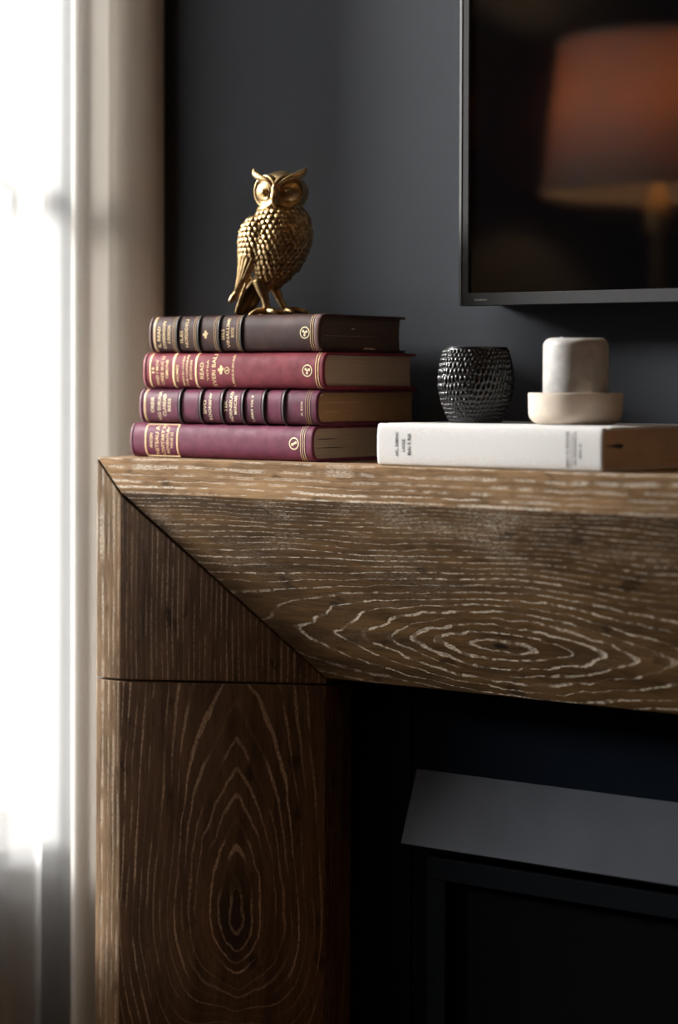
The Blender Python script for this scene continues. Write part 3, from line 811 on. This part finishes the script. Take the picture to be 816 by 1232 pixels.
pr += [(0.0426, 0.018), (0.0428, 0.0272), (0.0425, 0.0281), (0.0418, 0.0285), (0.0395, 0.0285), (0.0388, 0.0281), (0.0385, 0.0270), (0.0383, 0.0085), (0.0375, 0.0068), (0, 0.0065)]
lathe(bm, pr, 72)
o = obj('dish_body', bm, DISHM, dish, True)
cand = tag(empty('pillar_candle', (0.5017, 0.090, WTOP+0.0066)), 'grey rounded pillar candle standing in the cream dish', 'candle')
bm = bmesh.new(); hc = 0.0712; rc = 0.0295; rb = 0.0075
pr = [(0, 0), (rc-0.001, 0), (rc, 0.001), (rc, hc*0.5), (rc, hc-rb)]
for k in range(1, 9):
    a = PI/2*k/8; pr.append((rc-rb+rb*math.cos(a), hc-rb+rb*math.sin(a)))
pr += [(rc-rb-0.004, hc-0.0002), (0.010, hc-0.0012), (0.004, hc-0.002), (0, hc-0.002)]
lathe(bm, pr, 72)
for v in bm.verts:
    nz = mnoise.noise(Vector((v.co.x*45, v.co.y*45, v.co.z*30)))
    if v.co.z > 0.002: v.co += Vector((v.co.x, v.co.y, 0))*nz*0.008
    if v.co.z > hc-0.003: v.co.z += nz*0.0005
obj('wax_body', bm, WAX.m, cand, True)
bm = bmesh.new()
tube(bm, [(-0.009, -0.010, hc-0.003), (-0.009, -0.010, hc+0.0004), (-0.0092, -0.010, hc+0.0011)], [0.0018, 0.0015, 0.0007], 10)
obj('wick', bm, WAX.m, cand, True)

# ------------------------------------------------------------------ brass owl
t = NT('aged_brass'); o_ = t.obj()
a_ = t.ramp(t.noise(o_, 160.0, 4.0, 0.6), 0.35, 0.70)
t.set(Base_Color=t.mix(a_, (0.34, 0.22, 0.10), (0.66, 0.49, 0.25)), Metallic=1.0, Roughness=t.ramp(a_, 0, 1, 0.42, 0.27))
t.bump(t.noise(o_, 700.0, 3.0), 0.12, 0.0004)
BRASS = t.m
t = NT('dark_brass'); t.set(Base_Color=(0.13, 0.085, 0.042), Metallic=1.0, Roughness=0.42); BRASSD = t.m  # darker brass for the two broad tail feathers
K = 1/1210.0
OWLZ = Z1+0.036
owl = tag(empty('owl_figurine', (0.150, 0.090, OWLZ+0.0001), YAW), 'brass owl figurine standing on the top leather book', 'figurine')
def op(x, y, d=0.0):             # local point: across, height below the crown line, depth; in figurine units
    return Vector(((x-325)*K, d*K, (378-y)*K))
def interp(tab, v):
    if v <= tab[0][0]: return tab[0][1:]
    for a, b in zip(tab[:-1], tab[1:]):
        if v <= b[0]:
            s = (v-a[0])/(b[0]-a[0]); s = s*s*(3-2*s)*0.5+s*0.5
            return tuple(p+(q-p)*s for p, q in zip(a[1:], b[1:]))
    return tab[-1][1:]
# height, centre across, centre depth, half width, half depth
BT = [(240, 338, 0, 24, 22), (250, 337, 0, 29, 26), (262, 337, -1, 34, 30), (276, 337, -2, 36.5, 32), (290, 336, -2, 36.5, 32), (304, 334, -1, 34, 30),
      (318, 331, 1, 29, 26), (330, 327, 3, 22, 21), (339, 324, 5, 15, 15), (345, 322, 7, 8, 9), (348, 321, 8, 2, 2)]
def bsurf(y, ph, off=0.0):       # ph: 0 faces the viewer, negative to the window side
    cx, cd, rx, ry = interp(BT, y)
    return op(cx+(rx+off)*math.sin(ph), y, cd-(ry+off)*math.cos(ph))
bm = bmesh.new(); rows = []
ysam = [240+108*k/40 for k in range(41)]
for y in ysam: rows.append([bm.verts.new(bsurf(y, 2*PI*i/40)) for i in range(40)])
for a, b in zip(rows[:-1], rows[1:]):
    for i in range(40): bm.faces.new((a[i], a[(i+1) % 40], b[(i+1) % 40], b[i]))
bm.faces.new(rows[0]); bm.faces.new(list(reversed(rows[-1])))
bmesh.ops.recalc_face_normals(bm, faces=bm.faces)
obj('body', bm, BRASS, owl, True)

def scale_feather(bm, c, up, out, w, h, th):
    """rounded overlapping feather: c centre, up along the feather, out normal"""
    up = up.normalized(); out = (out-up*out.dot(up)).normalized(); side = up.cross(out)
    n = 10; ring = []; ring2 = []
    for i in range(n):
        a = 2*PI*i/n
        px, py = math.sin(a), math.cos(a)
        lift = th*(0.5-0.5*py)                      # tip (py=-1) stands proud
        p = c + side*(w*px) + up*(h*py)
        ring.append(bm.verts.new(p - out*(th*0.8)))
        ring2.append(bm.verts.new(c + side*(w*px*0.78) + up*(h*py*0.80) + out*(lift + th*0.30)))
    ct = bm.verts.new(c + out*(th*0.80))
    for i in range(n):
        j = (i+1) % n
        bm.faces.new((ring[i], ring[j], ring2[j], ring2[i])); bm.faces.new((ring2[i], ring2[j], ct))
random.seed(11)
bm = bmesh.new(); y = 253; row = 0
while y < 343:
    cx, cd, rx, ry = interp(BT, y)
    step = 7.4/max(rx, 8.0)
    n = int(2.9/step); 
    for k in range(-n//2, n//2+1):
        ph = (k+(0.5 if row % 2 else 0.0))*step + random.uniform(-.03, .03) + 0.25
        if ph < -1.15 or ph > 1.75: continue
        jy = random.uniform(-0.8, 0.8)
        c = bsurf(y+jy, ph, 0.4); up = bsurf(y-3, ph)-bsurf(y+3, ph); tn = bsurf(y, ph+0.1)-bsurf(y, ph-0.1)
        out = up.cross(tn)
        cc = op(cx, y, cd)
        if out.dot(c-cc) < 0: out = -out
        s = random.uniform(0.9, 1.1)*(0.85 if y > 325 else 1.0)
        scale_feather(bm, c, up, out, 5.1*K*s, 5.7*K*s, 2.1*K)
    y += 6.0 if y < 325 else 5.0; row += 1
bmesh.ops.recalc_face_normals(bm, faces=bm.faces)
tag(obj('breast_feathers', bm, BRASS, owl, True), 'small rounded breast feathers in overlapping rows', kind='stuff')

# wings: a curved shell following the flank, with coverts and long flight feathers
def make_wing(side):
    # spine of the wing from shoulder to tip: (across, height, depth, half width)
    if side < 0:
        ctr = [(309, 258, -14, 9), (302, 270, -16, 16), (300, 284, -15, 19), (299, 298, -13, 18), (297, 312, -9, 14.5), (292, 328, -3, 9.5), (286, 342, 3, 5), (282, 350, 7, 1.5)]
        ax = Vector((0.80, -0.60, 0.0)); nrm = Vector((-0.70, -0.70, 0.05))
        ax = Vector((0.74, -0.67, 0.02))
    else:
        ctr = [(358, 258, 12, 8), (364, 270, 13, 14), (365, 284, 14, 17), (362, 298, 15, 17), (354, 312, 17, 14), (342, 328, 19, 9), (330, 340, 20, 4), (324, 346, 21, 1.5)]
        ax = Vector((0.5, -0.86, 0.0)); nrm = Vector((0.86, 0.5, 0.0))
    nrm = (nrm - ax*nrm.dot(ax)/ax.length_squared).normalized(); ax.normalize()
    pts = catmull([c[:3] for c in ctr], 5); wid = [v.x for v in catmull([(c[3], 0, 0) for c in ctr], 5)]
    bm = bmesh.new(); rows = []
    for p, w in zip(pts, wid):
        c = op(p.x, p.y, p.z)
        row = []
        for k in range(17):
            s = -1+2*k/16
            bul = 5.0*(1-s*s)*min(1.0, w/12)
            row.append(bm.verts.new(c + ax*(s*w*K) + nrm*((bul-2.2*abs(s)**3*min(1, w/10))*K)))
        for k in range(15, 0, -1):
            s = -1+2*k/16
            row.append(bm.verts.new(c + ax*(s*w*K*0.98) + nrm*(-4.5*K*min(1.0, w/8))))
        rows.append(row)
    m = len(rows[0])
    for a, b in zip(rows[:-1], rows[1:]):
        for k in range(m): bm.faces.new((a[k], a[(k+1) % m], b[(k+1) % m], b[k]))
    bm.faces.new(rows[0]); bm.faces.new(list(reversed(rows[-1])))
    bmesh.ops.recalc_face_normals(bm, faces=bm.faces)
    wg = obj('wing', bm, BRASS, owl, True)
    def wpos(f, s):
        i = f*(len(pts)-1); i0 = min(int(i), len(pts)-2); fr = i-i0
        p = pts[i0].lerp(pts[i0+1], fr); w = wid[i0]+(wid[i0+1]-wid[i0])*fr
        bul = 5.0*(1-s*s)*min(1.0, w/12)
        return op(p.x, p.y, p.z) + ax*(s*w*K) + nrm*((bul-2.2*abs(s)**3)*K), w
    if side > 0: return
    bm = bmesh.new(); f = 0.06; row = 0
    while f < 0.50:
        _, w = wpos(f, 0)
        n = max(2, int(2*w/7.0))
        for k in range(n+1):
            s = -0.95+1.9*(k+(0.5 if row % 2 else 0))/(n+0.5)
            if s > 0.98: continue
            c, _ = wpos(f, s); up = wpos(f-0.05, s)[0]-wpos(f+0.05, s)[0]
            out = nrm + ax*(s*0.8)
            scale_feather(bm, c + nrm*0.3*K, up, out, 4.6*K, 5.6*K, 2.0*K)
        f += 0.062; row += 1
    bmesh.ops.recalc_face_normals(bm, faces=bm.faces)
    tag(obj('covert_feathers', bm, BRASS, wg, True), 'rounded shoulder feathers on the wing', kind='stuff')
    for k, s in enumerate((-0.78, -0.42, -0.06, 0.30, 0.66)):
        fb = bmesh.new(); ps = []; rr = []
        f1 = 0.97-0.055*abs(k-1.2)
        for q in range(11):
            f = 0.50+(f1-0.50)*q/10
            c, w = wpos(f, s*(1-0.25*q/10)); ps.append(c+nrm*(0.5*K)); rr.append(max(0.5, w*0.20*(1.0 if q < 9 else 0.7))*K)
        rings = tube(fb, ps, rr, 10)
        for rg, p in zip(rings, ps):
            for v in rg:
                d = (v.co-p).dot(nrm); v.co -= nrm*d*0.45
        obj('flight_feather', fb, BRASS, wg, True)
make_wing(-1); make_wing(1)

# tail
def tail(pts, w, mat):
    fb = bmesh.new(); P = [op(*p) for p in pts]; P = catmull(P, 5); n = len(P)
    rings = tube(fb, P, [max(0.15, math.sin(PI*(0.12+0.80*i/(n-1)))**0.6)*w*K for i in range(n)], 12)
    nv = Vector((0.25, -1.0, 0.25)).normalized()
    for rg, p in zip(rings, P):
        for v in rg: v.co -= nv*(v.co-p).dot(nv)*0.72
    return obj('tail_feather', fb, mat, owl, True)
tail([(300, 330, 14), (291, 343, 16), (282, 352, 18), (275, 360, 20)], 5.0, BRASS)
tail([(308, 334, 10), (298, 352, 12), (290, 368, 14), (286, 376, 15)], 8.2, BRASSD)
tail([(312, 336, 12), (306, 352, 14), (299, 365, 16), (294, 373, 17)], 8.0, BRASSD)
tail([(296, 336, 8), (291, 350, 10), (286, 364, 12), (282, 374, 13)], 2.2, BRASS)

# legs and feet
def limb(name, pts, rad, mat=BRASS, n=12, parent=None):
    fb = bmesh.new(); P = catmull([op(*p) for p in pts], 4)
    R = [v.x*K for v in catmull([(r, 0, 0) for r in rad], 4)]
    tube(fb, P, R, n)
    return obj(name, fb, mat, parent or owl, True)
l1 = limb('leg', [(312, 334, -6), (315, 346, -7), (319, 358, -7), (321, 369, -7), (322, 374, -7)], [9.5, 7.0, 5.0, 4.6, 4.8])
l2 = limb('leg', [(326, 336, 6), (331, 346, 5), (336, 357, 4), (341, 367, 3), (343, 373, 3)], [8.5, 6.2, 4.6, 4.4, 4.6])
for lg, toes in ((l1, [[(321, 372, -7), (313, 371.5, -12), (305, 374, -15), (300, 376.8, -16)], [(322, 372, -8), (326, 372, -16), (331, 373, -21), (334, 376.6, -23)],
                       [(322, 372, -7), (329, 371.5, -10), (337, 373, -13), (342, 376.6, -14)], [(322, 373, -5), (316, 374, 2), (311, 376, 6)]]),
                 (l2, [[(343, 371, 3), (347, 370.5, -5), (351, 372.5, -12), (353, 376.6, -15)], [(343, 371, 3), (352, 369.5, -1), (361, 371.5, -4), (367, 376.6, -6)],
                       [(343, 371, 3), (354, 370, 6), (365, 371, 8), (373, 376.6, 9)], [(343, 372, 4), (336, 374, 9), (330, 376, 12)]])):
    for tp in toes:
        n = len(tp); rad = [4.2, 4.0, 3.2, 1.2] if n == 4 else [3.6, 2.8, 1.2]
        limb('toe', tp, rad, BRASS, 10, lg)

# head, built facing the viewer and turned towards the window
HR = Matrix.Rotation(math.radians(-15), 3, 'Z')
HC = op(338, 229, -1)
def hd(x, z, d):                  # figurine units from the head centre
    return HC + HR @ Vector((x*K, d*K, z*K))
bm = bmesh.new()
ellipsoid(bm, (0, 0, 0), (1, 1, 1), None, 36, 24)
for v in bm.verts:
    x, yv, z = v.co
    rx, ry, rz = 33.0, 29.0, 24.5
    fx = 1.0 - 0.10*max(0, z)**2
    zz = z*rz if z < 0 else z*rz*(1.06 + 0.02*abs(x))
    v.co = hd(x*rx*fx, zz, yv*ry*(0.92 if yv < 0 else 1.0))
obj('head', bm, BRASS, owl, True)
for s in (-1, 1):
    az = math.radians(31*s)
    dirv = Vector((math.sin(az), -math.cos(az), -0.04)).normalized()
    cen = Vector((math.sin(az)*26.5, -math.cos(az)*24.5, -1.0))
    up = Vector((0, 0, 1)); sd = dirv.cross(up).normalized()*-1; up = sd.cross(dirv)*-1
    if up.z < 0: up = -up
    def dp(a, r, h):
        # slightly pear-shaped disc
        rr = r*(1+0.06*math.sin(a))
        q = cen + sd*(rr*math.cos(a)) + up*(rr*math.sin(a)*1.02) + dirv*h
        return hd(q.x, q.z, q.y)
    bm = bmesh.new(); rows = []
    for r, h in ((19.6, -5.0), (19.6, 1.0), (18.8, 2.4), (17.4, 2.6), (16.0, 1.2), (13.5, 0.2), (10.5, 0.3), (9.2, 0.8), (8.4, 2.0), (7.4, 2.0), (6.6, 0.9), (5.0, 0.6)):
        rows.append([bm.verts.new(dp(2*PI*i/40, r, h)) for i in range(40)])
    for a, b in zip(rows[:-1], rows[1:]):
        for i in range(40): bm.faces.new((a[i], a[(i+1) % 40], b[(i+1) % 40], b[i]))
    bm.faces.new(rows[-1])
    bmesh.ops.recalc_face_normals(bm, faces=bm.faces)
    dsc = obj('facial_disc', bm, BRASS, owl, True)
    bm = bmesh.new(); e = cen + dirv*2.2
    ellipsoid(bm, hd(e.x, e.z, e.y), (5.2*K, 5.2*K, 5.2*K), None, 18, 12)
    obj('eye', bm, BRASS, dsc, True)
    # brow ridge running from the beak up into the ear tuft
    bp = [(1.2*s, -2, -28.5), (3.5*s, 4.5, -28.5), (9.5*s, 11.5, -27), (17.5*s, 16, -23), (25*s, 19.0, -17), (30*s, 23, -11.5), (33*s, 28.5, -9)]
    fb = bmesh.new(); P = catmull([hd(*p) for p in bp], 4); R = [v.x*K for v in catmull([(r, 0, 0) for r in (1.4, 2.0, 2.5, 3.2, 4.4, 4.0, 1.0)], 4)]
    tube(fb, P, R, 12); obj('brow', fb, BRASS, owl, True)
fb = bmesh.new()
P = catmull([hd(0, 3, -27), hd(0, -3, -31), hd(0, -9, -32.5), hd(0, -15, -31), hd(0, -19.5, -28)], 4)
R = [v.x*K for v in catmull([(r, 0, 0) for r in (2.5, 4.0, 4.4, 3.2, 0.8)], 4)]
tube(fb, P, R, 12); obj('beak', fb, BRASS, owl, True)

# ------------------------------------------------------------------ floor lamps (their shades glow; one is mirrored in the screen)
BR2 = plain('satin_brass', (0.42, 0.28, 0.13), 0.35, 1.0)
SHADE = NT('linen_lamp_shade')
sd_ = SHADE.n.new('ShaderNodeBsdfDiffuse'); sd_.inputs[0].default_value = (0.62, 0.59, 0.56, 1)
st_ = SHADE.n.new('ShaderNodeBsdfTranslucent'); st_.inputs[0].default_value = (0.55, 0.32, 0.13, 1)
sm_ = SHADE.n.new('ShaderNodeMixShader'); sm_.inputs[0].default_value = 0.55
SHADE.l.new(st_.outputs[0], sm_.inputs[1]); SHADE.l.new(sd_.outputs[0], sm_.inputs[2]); SHADE.l.new(sm_.outputs[0], SHADE.out.inputs[0])
def bulb_mat(name, w):
    t = NT(name); e = t.n.new('ShaderNodeEmission'); e.inputs[0].default_value = (1.0, 0.56, 0.24, 1); e.inputs[1].default_value = w
    t.l.new(e.outputs[0], t.out.inputs[0]); return t.m
def lamp(loc, label, zb, zt, rb, rt, bm_):
    r_ = tag(empty('floor_lamp', loc), label, 'lamp', 'pair of floor lamps')
    zb -= loc[2]; zt -= loc[2]
    bm = bmesh.new(); lathe(bm, [(0, 0), (0.13, 0), (0.135, 0.006), (0.13, 0.014), (0.03, 0.022), (0.0, 0.024)], 40); obj('base', bm, BR2, r_, True)
    bm = bmesh.new(); lathe(bm, [(0.0, 0.022), (0.012, 0.022), (0.012, zb-0.06), (0.020, zb-0.055), (0.022, zb-0.02), (0.012, zb+0.0), (0.010, zb+0.05), (0.0, zb+0.05)], 20); obj('pole', bm, BR2, r_, True)
    bm = bmesh.new(); rr = lathe(bm, [(rb, zb), (rt, zt)], 48)
    sh = obj('shade', bm, SHADE.m, r_, True)
    sm = sh.modifiers.new('solid', 'SOLIDIFY'); sm.thickness = 0.0015
    for z, r in ((zb+0.004, rb), (zt-0.004, rt)):
        bm = bmesh.new(); tube(bm, [((r+0.0005)*math.cos(2*PI*i/48), (r+0.0005)*math.sin(2*PI*i/48), z) for i in range(49)], 0.0035, 6, False); obj('shade_rim', bm, SHADE.m, sh, True)
    bm = bmesh.new(); ellipsoid(bm, (0, 0, zb+0.135), (0.030, 0.030, 0.042), None, 20, 14); obj('bulb', bm, bm_, r_, True)
lamp((0.0354, -0.778, FZ), 'brass floor lamp with pale drum shade beside the sheer curtain, mirrored in the television', 1.588, 1.800, 0.161, 0.138, bulb_mat('dim_warm_bulb', BULB_W))
lamp((2.0, -0.42, FZ), 'brass floor lamp with pale drum shade, away from the window', 1.500, 1.712, 0.161, 0.138, bulb_mat('warm_bulb', BULB_R))
